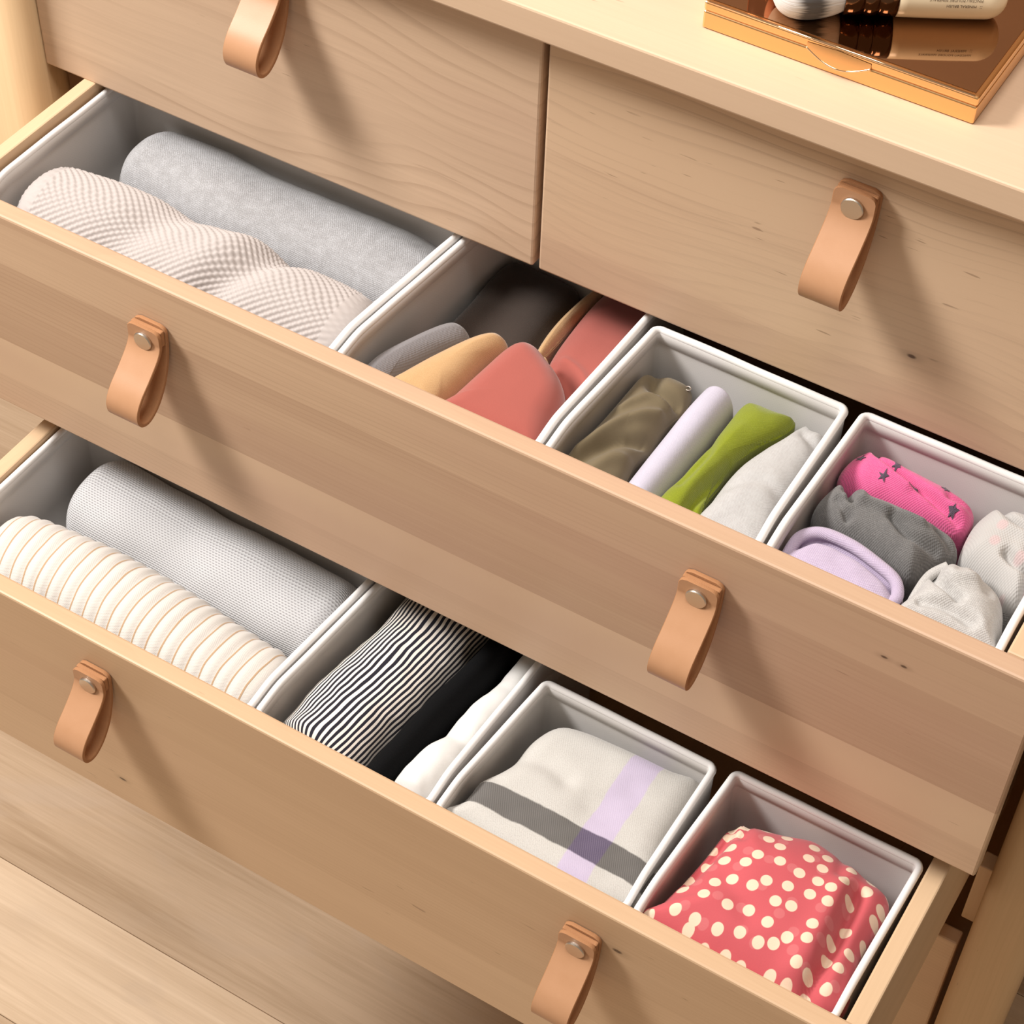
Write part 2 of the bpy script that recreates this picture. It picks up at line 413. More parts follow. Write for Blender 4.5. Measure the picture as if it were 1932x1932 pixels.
walls(db, (0.0595, 0.0712), (0.7363, 0.7478), YB + TH + 0.0002, ZB1 - 0.0038, 0.163, 0.06)

# ------------------------------------------------------------------ fabric bins
def rquad(cs, r, k=6):
    """counter-clockwise quad with rounded corners"""
    out = []; n = len(cs)
    for i in range(n):
        p = Vector(cs[i]); a = (Vector(cs[i - 1]) - p).normalized(); b = (Vector(cs[(i + 1) % n]) - p).normalized()
        cen = p + (a + b) * r; s = p + a * r; e = p + b * r
        for q in range(k + 1):
            t = q / k; v = (s - cen).lerp(e - cen, t)
            out.append(cen + v.normalized() * r)
    return out
def dens(pts, step):
    out = []
    n = len(pts)
    for i in range(n):
        a, b = pts[i], pts[(i + 1) % n]; m_ = max(1, int((b - a).length / step))
        for j in range(m_): out.append(a.lerp(b, j / m_))
    return out
def offset_loop(pts, d):
    n = len(pts); out = []
    for i in range(n):
        t = (pts[(i + 1) % n] - pts[i - 1]).normalized(); out.append(pts[i] + Vector((-t.y, t.x)) * d)
    return out
def fabric_bin(corners, zr0, height, label, wob=0.0008, seed=0):
    cx = sum(c[0] for c in corners) / 4; cy = sum(c[1] for c in corners) / 4; yf = min(c[1] for c in corners)
    zb = zr0 - height
    def rz(p):                            # the soft rim is pressed lower where it meets the drawer front
        t = min(max((p.y - yf) / 0.030, 0), 1); t = t * t * (3 - 2 * t); return zr0 - FRONT_DROP * (1 - t)
    t = empty('storage_bin', (cx, cy, zb), label, 'storage bin', 'white fabric bins dividing the drawers')
    outl = dens(rquad(corners, 0.007), 0.004); n = len(outl)
    cen = Vector((cx, cy))
    def wv(p, z, a=1.0):
        return mnoise.noise(Vector((p.x * 22 + seed, p.y * 22, z * 22))) * wob * a
    Ls = [0.0]
    for i in range(n): Ls.append(Ls[-1] + (outl[(i + 1) % n] - outl[i]).length)
    V = []; UV = []
    inner = offset_loop(outl, 0.0040); outer = offset_loop(outl, 0.0012)
    zin = [0.003, 0.010, 0.03, 0.06, height - 0.004 - FRONT_DROP]
    rows = 0
    for dz in reversed(zin):          # outer wall, bottom to top
        for i in range(n):
            z = max(rz(outer[i]) - dz, zb + 0.003); p = outer[i] + (outer[i] - cen).normalized() * -abs(wv(outer[i], z, 0.5)); V.append((p.x, p.y, z)); UV.append((Ls[i], z))
        rows += 1
    for dz in zin:
        for i in range(n):
            z = max(rz(inner[i]) - dz, zb + 0.004); p = inner[i] + (inner[i] - cen).normalized() * (wv(inner[i], z) * (0.2 if dz < 0.012 else 1.0)); V.append((p.x, p.y, z)); UV.append((Ls[i], z))
        rows += 1
    F = grid_faces(rows, n, True)
    F.append(tuple((rows - 1) * n + i for i in range(n)))
    b0 = len(V); V += [(p.x, p.y, zb) for p in outer]; UV += [(Ls[i], zb) for i in range(n)]
    F.append(tuple(b0 + i for i in range(n))[::-1])
    for i in range(n): F.append((b0 + i, b0 + (i + 1) % n, (i + 1) % n, i))
    mesh('body', V, F, M_bin, t, UV)
    # hem band stitched inside, a little proud of the wall
    h0 = offset_loop(outl, 0.0036); h1 = offset_loop(outl, 0.0050)
    V = []; UV = []
    for lp, dz in [(h0, 0.002), (h1, 0.0035), (h1, 0.0112), (h0, 0.0120)]:
        for i in range(n): z = rz(lp[i]) - dz; V.append((lp[i].x, lp[i].y, z)); UV.append((Ls[i], z))
    mesh('hem', V, grid_faces(4, n, True), M_bin, t, UV)
    path = []
    mid = offset_loop(outl, 0.0026)
    for i in range(n): path.append((mid[i].x, mid[i].y, rz(mid[i]) - 0.0026 + 0.0006 * mnoise.noise(Vector((mid[i].x * 30, mid[i].y * 30, seed)))))
    V, F = tube(path, 0.0024, 10, True, 0.0026)
    UV = [(Ls[i // 10], 0.0022 * (i % 10) * 0.9) for i in range(len(V))]
    mesh('rim', V, F, M_rim, t, UV)
    return t
YFm, YBm = YM + TH + 0.0012, 0.0035
YFb, YBb = YB + TH + 0.0012, -0.1232
e = 0.0007
BINS = [
 ([(0.0428, YFm), (0.3134 - e, YFm), (0.3268 - e, 0.034), (0.0434, 0.034)], RIM_M, 'long white fabric bin holding the waffle knit roll and grey heather roll'),
 ([(0.3134 + e, YFm), (0.4561 - e, YFm), (0.4630 - e, 0.062), (0.3292 + e, 0.062)], RIM_M, 'white fabric bin holding the folded coral, tan and grey bras'),
 ([(0.4561 + e, YFm), (0.5963 - e, YFm), (0.5955 - e, YBm - 0.002), (0.4633 + e, YBm)], RIM_M, 'white fabric bin holding four rolled shirts, one of them green'),
 ([(0.5963 + e, YFm), (0.7366 - e, YFm), (0.7376 - e, YBm), (0.5995 + e, YBm)], RIM_M, 'white fabric bin holding the balled socks'),
 ([(0.0719, YFb), (0.3271 - e, YFb), (0.3388 - e, -0.092), (0.0725, -0.092)], RIM_B, 'long white fabric bin holding the cream ribbed roll'),
 ([(0.3271 + e, YFb), (0.4610 - e, YFb), (0.4690 - e, -0.040), (0.3430 + e, -0.040)], RIM_B, 'white fabric bin holding the striped, black and white rolls'),
 ([(0.4610 + e, YFb), (0.5979 - e, YFb), (0.5988 - e, YBb - 0.003), (0.4716 + e, YBb - 0.002)], RIM_B, 'white fabric bin holding the folded plaid scarf'),
 ([(0.5979 + e, YFb), (0.7321 - e, YFb), (0.7352 - e, YBb), (0.6050 + e, YBb)], RIM_B, 'white fabric bin holding the polka dot cloth'),
]
for i, (c, zr, lb) in enumerate(BINS): fabric_bin(c, zr, 0.128, lb, seed=i * 5.3)
import numpy as np
# ------------------------------------------------------------------ garments: builders
def roll(name, spine, mat, label, cat, rn=2.3, ns=120, nt=96, noise_a=0.0012, noise_f=18, seed=0.0, disp=None, cap=0.012, parent=None, group=None, swirl=0.0, arc=(0, 360)):
    """cloth rolled round a spine of (x, y, z, half width, half height); UV in metres: u along the roll, v round it"""
    sp = catmull(spine, 12)
    L = [0.0]
    for a, b in zip(sp, sp[1:]): L.append(L[-1] + (Vector(b[:3]) - Vector(a[:3])).length)
    tot = L[-1]
    def at(s):
        k = 0
        while k < len(L) - 2 and L[k + 1] < s: k += 1
        f = (s - L[k]) / max(L[k + 1] - L[k], 1e-9); return [a + (b - a) * f for a, b in zip(sp[k], sp[k + 1])], (Vector(sp[k + 1][:3]) - Vector(sp[k][:3])).normalized()
    base = (sum(p[0] for p in spine) / len(spine), sum(p[1] for p in spine) / len(spine), min(p[2] - p[4] for p in spine))
    V = []; UV = []; rows = 0
    stations = []
    ncap = 10
    for i in range(ncap): stations.append((0.0, math.sin(math.pi / 2 * (i + 0.35) / ncap), -cap * (1 - math.cos(math.pi / 2 * (1 - (i + 0.35) / ncap))) ))
    stations = [(cap * (1 - math.cos(math.pi / 2 * (i + 0.3) / ncap)), math.sin(math.pi / 2 * (i + 0.3) / ncap)) for i in range(ncap)]
    stations += [(cap + (tot - 2 * cap) * i / ns, 1.0) for i in range(ns + 1)]
    stations += [(tot - cap * (1 - math.cos(math.pi / 2 * (i + 0.3) / ncap)), math.sin(math.pi / 2 * (i + 0.3) / ncap)) for i in reversed(range(ncap))]
    for s, k in stations:
        p, t = at(s); c = Vector(p[:3]); t.z = 0; t.normalize(); side = Vector((t.y, -t.x, 0)); ra, rb = p[3], p[4]
        rm = (ra + rb) / 2; k2 = 0.35 + 0.65 * k if k < 1 else 1.0
        k2 = k ** 0.75
        for j in range(nt):
            a = 2 * math.pi * j / nt; ca, sa = math.cos(a), math.sin(a)
            ex = 2 / rn
            d = side * (math.copysign(abs(ca) ** ex, ca) * ra * k2) + Vector((0, 0, math.copysign(abs(sa) ** ex, sa) * rb * k2))
            v = a * rm; q = c + d
            dn = d.normalized() if d.length > 1e-6 else Vector((0, 0, 1))
            h = noise_a * mnoise.noise(q * noise_f + Vector((seed, seed * 2, 0))) * 1.6 + noise_a * 0.4 * mnoise.noise(q * noise_f * 3.1 + Vector((seed, 0, 4)))
            if disp: h += disp(s, a, v, q) * k2
            q = q + dn * h * k2
            V.append(q); UV.append((s, v))
        rows += 1
    F = grid_faces(rows, nt, True) + [tuple(range(nt))[::-1], tuple((rows - 1) * nt + j for j in range(nt))]
    if parent is None:
        o = mesh(name, V, F, mat, None, UV, off=base); o.location = base; tag(o, label, cat, group)
    else:
        o = mesh(name, V, F, mat, parent, UV)
    return o

def seg_d(p, a, b):
    ab = b - a; t = max(0, min(1, (p - a).dot(ab) / max(ab.length_squared, 1e-12))); return (p - (a + ab * t)).length, t
def fold_h(p, folds):
    h = 0.0
    for pts, wd, dp in folds:
        best = 1e9
        for a, b in zip(pts, pts[1:]):
            d, t = seg_d(p, a, b)
            if d < best: best = d
        if best < wd * 3: h += dp * math.exp(-(best / wd) ** 2)
    return h
def pillow(name, poly, ztop, zbot, H, mat, label=None, cat=None, folds=(), noise_a=0.001, noise_f=30, seed=0.0, tilt=(0, 0), pw=2.6, N=132, T=40, parent=None, group=None, lump=None, uvrot=0.0, tuck=0.05, per=8, rw=0.016, fs=1.0):
    """a stuffed or folded piece of cloth: plan outline, domed top, sides tucked in, resting on zbot"""
    b = resample(catmull(poly, per, True), N); c = Vector((sum(p.x for p in b) / N, sum(p.y for p in b) / N))
    ar = sum(b[i].x * b[(i + 1) % N].y - b[(i + 1) % N].x * b[i].y for i in range(N))
    if ar < 0: b.reverse()
    fl_ = [([Vector(q) for q in catmull(pts, 5)], wd, dp) for pts, wd, dp in folds]
    V = []; UV = []; cr, sr = math.cos(uvrot), math.sin(uvrot)
    def add(p, z, ex=0.0):
        V.append((p.x, p.y, z)); d = (p - c); dl = d.length or 1
        q = p + d / dl * ex; UV.append((q.x * cr - q.y * sr, q.x * sr + q.y * cr))
    bd = resample(b, 2 * N); bx = np.array([q.x for q in bd]); by = np.array([q.y for q in bd])
    def ztopf(p, t):
        dd = float(np.sqrt(((bx - p.x) ** 2 + (by - p.y) ** 2).min())) if t < 1 else 0.0
        e1 = min(dd / rw, 1.0); dome = 0.35 * max(0.0, 1 - t ** pw) ** 0.5 + 0.65 * math.sqrt(max(0.0, 1 - (1 - e1) ** 2))
        z = ztop - H + H * dome + tilt[0] * (p.x - c.x) + tilt[1] * (p.y - c.y)
        fade = 1 - max(0, (t - 0.75) / 0.25) * 0.5
        z += fade * fs * fold_h(p, fl_)
        q = Vector((p.x, p.y, 0)) * noise_f + Vector((seed, seed * 1.7, seed))
        z += (noise_a * 1.5 * mnoise.noise(q) + noise_a * 0.5 * mnoise.noise(q * 2.7)) * (1 - 0.6 * t ** 4)
        if lump: z += lump(p) * (1 - t ** 6)
        return z
    ts = [math.sin(math.pi / 2 * (i + 1) / T) for i in range(T)]
    add(c, ztopf(c, 0.0))
    for t in ts:
        for p in b:
            q = c + (p - c) * t; add(q, ztopf(q, t))
    edge = [V[1 + (T - 1) * N + i][2] for i in range(N)]
    SR = 7
    for k in range(1, SR + 1):
        f = k / SR
        for i, p in enumerate(b):
            sh = 1 - tuck * (f ** 0.6); q = c + (p - c) * sh; z = edge[i] + (zbot - edge[i]) * f
            rr = noise_a * 0.8 * mnoise.noise(Vector((q.x * noise_f, q.y * noise_f, z * noise_f + seed)))
            q = q + (p - c).normalized() * min(rr, 0.0006)
            add(q, z, edge[i] - z)
    R = T + SR
    F = [(0, 1 + i, 1 + (i + 1) % N) for i in range(N)]
    F += grid_faces(R, N, True, 1, True) if False else [(1 + r * N + i, 1 + (r + 1) * N + i, 1 + (r + 1) * N + (i + 1) % N, 1 + r * N + (i + 1) % N) for r in range(R - 1) for i in range(N)]
    F.append(tuple(1 + (R - 1) * N + i for i in range(N))[::-1])
    if parent is None:
        o = mesh(name, V, F, mat, None, UV, off=(c.x, c.y, zbot)); o.location = (c.x, c.y, zbot); tag(o, label, cat, group)
    else:
        o = mesh(name, V, F, mat, parent, UV)
    return o
def cord(name, pts, r, mat, parent, ry=None):
    path = catmull(pts, 8); V, F = tube(path, r, 10, False, ry)
    n = len(path); UV = [((i // 10) * 0.002, (i % 10) * r * 0.63) for i in range(len(V))]
    return mesh(name, V, F, mat, parent, UV)

def on_surface(o, x, y):
    best = None
    loc = o.location
    for v in o.data.vertices:
        d = (v.co.x + loc.x - x) ** 2 + (v.co.y + loc.y - y) ** 2
        if best is None or d < best[0] - 1e-9: best = (d, v.co.z + loc.z) if v.co.z > 0.05 else best
    return best[1]

FLOOR_M = RIM_M - 0.128 + 0.0045; FLOOR_B = RIM_B - 0.128 + 0.0045     # inside bottoms of the bins

# ---- cloth materials
M_waffle = cloth_mat('oatmeal_seed_stitch', (0.46, 0.415, 0.395), (0.36, 0.315, 0.295), 0.0058, 0.0052, 0.15, gap=0.12, fuzz=0.3)
M_grey = cloth_mat('grey_heather_knit', (0.30, 0.295, 0.30), (0.16, 0.155, 0.155), 0.0016, 0.0018, 0.5, heather=0.6, hcol=(0.56, 0.565, 0.59), hscale=1500, gap=0.1)
def e2():
    k = NT('white_grey_row_knit'); u, v, _ = k.xyz(k.coord('UV'))
    h = weave_h(k, u, v, 0.0026, 0.0036); r = k.math('MULTIPLY_ADD', k.math('SINE', k.math('MULTIPLY', v, 2 * math.pi / 0.0018)), 0.5, 0.5)
    f = k.math('MULTIPLY', k.ramp(k.math('MULTIPLY', k.math('SUBTRACT', 1.0, r), k.math('ADD', h, 0.35)), 0.35, 0.95), 0.75)
    c = k.mix(f, (0.56, 0.56, 0.57), (0.20, 0.19, 0.195)); fabric_common(k, 0.3); k.set(Base_Color=c); k.bump(r, 0.5, 0.0006); return k.m
M_rows = e2()
def e1():
    k = NT('cream_ribbed_with_tan_lines'); uv = k.coord('UV'); u, v, _ = k.xyz(uv)
    wob = k.math('MULTIPLY', k.math('SUBTRACT', k.noise(uv, 22, 2, 0.5).outputs[0], 0.5), 0.004)
    s = k.math('FRACT', k.math('DIVIDE', k.math('ADD', u, wob), 0.0106))
    line = k.ramp(k.math('ABSOLUTE', k.math('SUBTRACT', s, 0.5)), 0.075, 0.035)
    h = weave_h(k, u, v, 0.0022, 0.0012)
    c = k.mix(k.math('MULTIPLY', k.math('SUBTRACT', 1.0, h), 0.08), (0.64, 0.60, 0.555), (0.42, 0.37, 0.32)); c = k.mix(k.math('MULTIPLY', line, 0.85), c, (0.44, 0.26, 0.12))  # weave hollows tinted as painted shade; tan lines are the pattern
    fabric_common(k, 0.3); k.set(Base_Color=c); k.bump(k.math('SUBTRACT', k.math('MULTIPLY', h, 0.4), line), 0.5, 0.0008); return k.m
M_cream = e1()
def stripes():
    k = NT('navy_and_cream_stripes'); uv = k.coord('UV'); u, v, _ = k.xyz(uv)
    wob = k.math('MULTIPLY', k.math('SUBTRACT', k.noise(uv, 30, 2, 0.5).outputs[0], 0.5), 0.0040)
    s = k.math('FRACT', k.math('DIVIDE', k.math('ADD', v, wob), 0.0036))
    d = k.ramp(k.math('ABSOLUTE', k.math('SUBTRACT', s, 0.5)), 0.29, 0.23)
    h = weave_h(k, u, v, 0.0011, 0.0011)
    c = k.mix(d, (0.80, 0.74, 0.67), (0.018, 0.017, 0.026)); fabric_common(k, 0.15); k.set(Base_Color=c); k.bump(h, 0.2, 0.0004); return k.m
M_stripe = stripes()
M_black = cloth_mat('black_jersey', (0.004, 0.004, 0.0045), (0.002, 0.002, 0.002), fuzz=0.0, bump=0.2)
M_white = cloth_mat('white_jersey', (0.74, 0.73, 0.71), (0.56, 0.54, 0.51), 0.0010, 0.0010, 0.2, gap=0.08)
def plaid():
    k = NT('cream_wool_plaid'); tc = k.n('ShaderNodeTexCoord'); uv = tc.outputs['UV']; u, v, _ = k.xyz(uv)
    n0 = k.noise(uv, 1300, 3, 0.7).outputs[0]; n1 = k.noise(uv, 60, 3, 0.6).outputs[0]
    wob = k.math('MULTIPLY', k.math('SUBTRACT', n1, 0.5), 0.003)
    def band(x, a, b_): 
        m_ = (a + b_) / 2; hw = (b_ - a) / 2
        return k.ramp(k.math('ABSOLUTE', k.math('SUBTRACT', k.math('ADD', x, wob), m_)), hw + 0.0007, hw - 0.0007)
    ch = band(v, -0.2255, -0.207); li = band(u, 0.5465, 0.5665)
    tw = k.math('MULTIPLY_ADD', k.math('SINE', k.math('MULTIPLY', k.math('ADD', u, k.math('MULTIPLY', v, 0.7)), 2 * math.pi / 0.0014)), 0.5, 0.5)
    c = k.mix(k.math('MULTIPLY', k.ramp(n0, 0.42, 0.68), 0.5), (0.54, 0.525, 0.495), (0.38, 0.355, 0.325))
    c = k.mix(k.math('MULTIPLY', li, 0.75), c, (0.50, 0.42, 0.60))
    dk = k.mix(li, (0.085, 0.078, 0.074), (0.07, 0.052, 0.095))
    c = k.mix(k.math('MULTIPLY', ch, k.math('MULTIPLY_ADD', k.math('ADD', tw, n0), -0.12, 1.0)), c, dk)
    fabric_common(k, 0.2); k.set(Base_Color=c); k.bump(k.math('ADD', n0, k.math('MULTIPLY', tw, 0.3)), 0.3, 0.0006); return k.m
M_plaid = plaid()
def polka():
    k = NT('coral_polka_dots'); uv = k.coord('UV'); u, v, _ = k.xyz(uv)
    def dots(scale, off, rad, rnd):
        mp = k.n('ShaderNodeMapping', {'Vector': uv, 'Location': off}).outputs[0]
        vo = k.n('ShaderNodeTexVoronoi', {'Vector': mp, 'Scale': scale, 'Randomness': rnd}, voronoi_dimensions='2D'); return k.ramp(vo.outputs['Distance'], rad + 0.02, rad - 0.02)
    d1 = dots(78, (0, 0, 0), 0.275, 0.6); d2 = dots(62, (3.3, 1.7, 0), 0.2, 0.7)
    n0 = k.noise(uv, 1100, 2, 0.6).outputs[0]
    c = k.mix(k.math('MULTIPLY', d2, 0.22), (0.53, 0.10, 0.115), (0.68, 0.30, 0.29)); c = k.mix(k.math('MULTIPLY', d1, 0.95), c, (0.78, 0.62, 0.46))
    fabric_common(k, 0.15); k.set(Base_Color=c); k.bump(n0, 0.2, 0.0004); return k.m
M_polka = polka()
M_cgrey = cloth_mat('slate_grey_microfibre', (0.215, 0.20, 0.205), (0.12, 0.11, 0.11), 0.0009, 0.0018, 0.4, fuzz=0.35)
M_tan = cloth_mat('camel_microfibre', (0.50, 0.305, 0.145), (0.40, 0.23, 0.10), 0.0009, 0.0009, 0.25, heather=0.25, hcol=(0.70, 0.47, 0.25), hscale=1600, fuzz=0.45)
M_coral = cloth_mat('coral_microfibre', (0.36, 0.096, 0.076), (0.30, 0.075, 0.058), 0.0007, 0.0007, 0.12, fuzz=0.35, gap=0.08)
M_umber = cloth_mat('dark_umber_microfibre', (0.050, 0.036, 0.029), (0.03, 0.02, 0.018), 0.0009, 0.0009, 0.2, fuzz=0.2)
M_olive = cloth_mat('olive_satin_jersey', (0.165, 0.130, 0.078), (0.12, 0.09, 0.05), 0.0007, 0.0007, 0.1, fuzz=0.15)
M_lilac = cloth_mat('pale_lilac_cotton', (0.50, 0.475, 0.57), (0.41, 0.38, 0.48), 0.0009, 0.0009, 0.25, heather=0.15, hcol=(0.76, 0.73, 0.82), hscale=1500)
M_green = cloth_mat('moss_green_cotton', (0.20, 0.235, 0.012), (0.15, 0.18, 0.01), 0.0010, 0.0010, 0.35, heather=0.2, hcol=(0.31, 0.36, 0.03), hscale=1300)
M_hgrey = cloth_mat('pale_grey_heather', (0.47, 0.465, 0.46), (0.42, 0.41, 0.40), 0.0010, 0.0014, 0.3, heather=0.55, hcol=(0.40, 0.385, 0.38), hscale=900, hstretch=(1, 0.35, 1))
M_sgrey = cloth_mat('charcoal_sock_knit', (0.135, 0.13, 0.128), (0.07, 0.065, 0.062), 0.0014, 0.0013, 0.5, heather=0.5, hcol=(0.24, 0.235, 0.23), hscale=1600)
M_slil = cloth_mat('lilac_sock_knit', (0.47, 0.39, 0.52), (0.44, 0.35, 0.50), 0.0014, 0.0013, 0.45, heather=0.25, hcol=(0.68, 0.60, 0.72), hscale=1300)
M_slg = cloth_mat('light_grey_sock_knit', (0.44, 0.425, 0.41), (0.36, 0.34, 0.32), 0.0014, 0.0013, 0.45, heather=0.45, hcol=(0.65, 0.64, 0.62), hscale=1100)
def pinkspot():
    k = NT('grey_knit_with_faint_pink_dots'); uv = k.coord('UV'); u, v, _ = k.xyz(uv); h = weave_h(k, u, v, 0.0016, 0.0022)
    vo = k.n('ShaderNodeTexVoronoi', {'Vector': uv, 'Scale': 52, 'Randomness': 0.8}, voronoi_dimensions='2D'); d = k.ramp(vo.outputs['Distance'], 0.2, 0.1)
    c = k.mix(k.math('MULTIPLY', k.math('SUBTRACT', 1.0, h), 0.12), (0.47, 0.455, 0.44), (0.27, 0.255, 0.24)); c = k.mix(k.math('MULTIPLY', d, 0.4), c, (0.62, 0.36, 0.37))  # knit hollows darkened, shade put into the colour; pink dots are pattern
    fabric_common(k, 0.35); k.set(Base_Color=c); k.bump(h, 0.5, 0.0006); return k.m
M_spot = pinkspot()
M_pink = cloth_mat('hot_pink_sock_knit', (0.65, 0.105, 0.26), (0.55, 0.06, 0.20), 0.0014, 0.0012, 0.5, heather=0.2, hcol=(0.83, 0.26, 0.45), hscale=1300)
M_star = cloth_mat('dark_star_thread', (0.10, 0.07, 0.10), (0.05, 0.03, 0.05), 0.0008, 0.0008, 0.5)

# ---- upper drawer, long bin: two rolls
def gs(x, c, wd): return math.exp(-((x - c) / wd) ** 2)
def knit_disp(s, a, v, q):
    st = 0.00110 * math.sin(2 * math.pi * s / 0.0058) * math.sin(2 * math.pi * v / 0.0052)
    up = max(0.0, math.sin(a))
    sl = s + 0.016 * (math.cos(a))          # folds lean along the roll
    dent = -0.0052 * gs(sl, 0.100, 0.017) - 0.0062 * gs(sl, 0.176, 0.012) + 0.0030 * gs(sl, 0.150, 0.014) + 0.0015 * gs(sl, 0.06, 0.03) - 0.003 * gs(sl, 0.262, 0.03)
    return st + 1.3 * dent * up
zA = -0.0475
roll('rolled_sweater', [(0.0495, -0.084, zA, 0.033, 0.036), (0.12, -0.081, zA, 0.035, 0.0365), (0.22, -0.080, zA, 0.034, 0.036), (0.3125, -0.079, zA - 0.002, 0.033, 0.034)], M_waffle,
     'rolled oatmeal sweater in chunky waffle knit lying behind the drawer front', 'sweater', ns=440, nt=230, noise_a=0.0010, seed=1.0, disp=knit_disp, cap=0.022)
roll('rolled_sweater', [(0.068, 0.000, -0.064, 0.0335, 0.037), (0.15, -0.003, -0.063, 0.0355, 0.0365), (0.25, -0.002, -0.064, 0.0355, 0.036), (0.316, -0.002, -0.067, 0.034, 0.034)], M_grey,
     'rolled mid grey heather sweater beside the waffle knit roll', 'sweater', noise_a=0.0018, seed=5.0, cap=0.02)
# ---- upper drawer, second bin: moulded bras
def bra(label, mat): return empty('bra', (0.39, -0.06, FLOOR_M), label, 'bra')
def cup(parent, poly, ztop, H, mat, **kw):
    return pillow('cup', poly, ztop, FLOOR_M, H, mat, parent=parent, noise_a=0.0004, **kw)
b1 = empty('bra', (0.345, -0.08, FLOOR_M), 'slate grey moulded bra cup against the bin wall beside the tan one', 'bra')
cup(b1, [(0.3245, -0.1185), (0.3240, -0.096), (0.3315, -0.076), (0.3445, -0.050), (0.3515, -0.0425), (0.3605, -0.0430), (0.3655, -0.050), (0.3585, -0.066), (0.3480, -0.090), (0.3420, -0.108), (0.3400, -0.1185)], -0.020, 0.018, M_cgrey, tilt=(-0.05, 0.10))
b2 = empty('bra', (0.365, -0.08, FLOOR_M), 'tan moulded bra between the grey and the coral cups', 'bra')
cup(b2, [(0.3415, -0.1185), (0.3440, -0.106), (0.3530, -0.083), (0.3660, -0.056), (0.3760, -0.0415), (0.3845, -0.0395), (0.3905, -0.0450), (0.3870, -0.062), (0.3850, -0.085), (0.3820, -0.104), (0.3785, -0.1185)], -0.0165, 0.020, M_tan, tilt=(-0.05, 0.10))
cup(b2, [(0.3960, -0.020), (0.3935, 0.010), (0.3975, 0.050), (0.4040, 0.052), (0.4030, 0.020), (0.4015, -0.018)], -0.040, 0.012, M_tan)
b3 = empty('bra', (0.42, -0.05, FLOOR_M), 'coral moulded bra folded in half, one cup upright in front', 'bra')
cup(b3, [(0.3800, -0.1185), (0.3835, -0.104), (0.3870, -0.082), (0.3920, -0.052), (0.3985, -0.0420), (0.4080, -0.0405), (0.4190, -0.0455), (0.4330, -0.054), (0.4430, -0.066), (0.4475, -0.085), (0.4490, -0.1185)], -0.0125, 0.022, M_coral, tilt=(-0.03, 0.10))
cup(b3, [(0.4100, -0.0320), (0.4050, 0.000), (0.4055, 0.050), (0.4200, 0.056), (0.4530, 0.056), (0.4545, 0.000), (0.4520, -0.066), (0.4450, -0.058), (0.4300, -0.0460), (0.4190, -0.0380)], -0.038, 0.015, M_coral,
    folds=[([(0.414, -0.030), (0.428, -0.036), (0.446, -0.056)], 0.0035, -0.004), ([(0.418, -0.024), (0.434, -0.030), (0.448, -0.046)], 0.003, 0.0015)])
cord('label_tag', [(0.4085, -0.0360, -0.0350), (0.4110, -0.0372, -0.0315), (0.4140, -0.0388, -0.0330)], 0.0016, M_tan, b3, 0.0006)
b4 = empty('bra', (0.36, 0.0, FLOOR_M), 'dark umber moulded bra standing in shadow behind the grey cup', 'bra')
cup(b4, [(0.3340, -0.034), (0.3320, 0.000), (0.3330, 0.050), (0.3600, 0.056), (0.3890, 0.050), (0.3900, 0.010), (0.3925, -0.028), (0.3830, -0.0355), (0.3680, -0.0365), (0.3500, -0.0365)], -0.046, 0.018, M_umber)

# ---- upper drawer, third bin: four rolled tops
ol = pillow('rolled_shirt', [(0.4665, -0.1185), (0.4670, -0.085), (0.4685, -0.050), (0.4695, -0.020), (0.4770, -0.0135), (0.4900, -0.0120), (0.5010, -0.0150), (0.5045, -0.028), (0.5030, -0.055), (0.5020, -0.085), (0.5015, -0.1185)], -0.018, FLOOR_M, 0.016, M_olive,
     'crumpled dark olive shirt pressed against the bin wall', 'shirt', noise_a=0.0012, noise_f=40, seed=3.2,
     folds=[([(0.478, -0.018), (0.484, -0.032), (0.500, -0.034)], 0.005, -0.009), ([(0.4700, -0.100), (0.482, -0.070), (0.498, -0.052)], 0.004, 0.0045), ([(0.472, -0.115), (0.486, -0.086), (0.502, -0.070)], 0.0045, -0.007), ([(0.476, -0.060), (0.486, -0.044), (0.499, -0.042)], 0.003, 0.003), ([(0.486, -0.112), (0.492, -0.098), (0.501, -0.092)], 0.004, 0.003)])
zz = on_surface(ol, 0.4995, -0.0185)
V, F = tube([(0.4995 + 0.0017 * math.cos(2 * math.pi * i / 16), -0.0185 + 0.0017 * math.sin(2 * math.pi * i / 16), zz + 0.0004) for i in range(16)], 0.0005, 6, True)
mesh('snap_ring', V, F, M_rivet, ol)
roll('rolled_shirt', [(0.5150, -0.1150, -0.042, 0.0112, 0.024), (0.5165, -0.075, -0.040, 0.0118, 0.024), (0.5185, -0.040, -0.037, 0.0118, 0.024), (0.5200, -0.0140, -0.036, 0.0112, 0.022)], M_lilac,
     'pale lilac shirt in a smooth roll between the olive and green ones', 'shirt', rn=2.2, ns=70, nt=64, noise_a=0.0006, cap=0.006)
pillow('rolled_shirt', [(0.5280, -0.1185), (0.5300, -0.085), (0.5325, -0.050), (0.5335, -0.0150), (0.5400, -0.0090), (0.5520, -0.0085), (0.5660, -0.0085), (0.5640, -0.022), (0.5560, -0.040), (0.5510, -0.060), (0.5500, -0.090), (0.5530, -0.1185)], -0.014, FLOOR_M, 0.016, M_green,
     'moss green shirt twisted into a folded roll', 'shirt', noise_a=0.0008, noise_f=45, seed=7.1, folds=[([(0.5315, -0.050), (0.537, -0.066), (0.534, -0.095)], 0.0025, -0.003), ([(0.5460, -0.118), (0.5470, -0.088), (0.552, -0.064)], 0.003, -0.007), ([(0.556, -0.118), (0.550, -0.108)], 0.003, -0.003)])
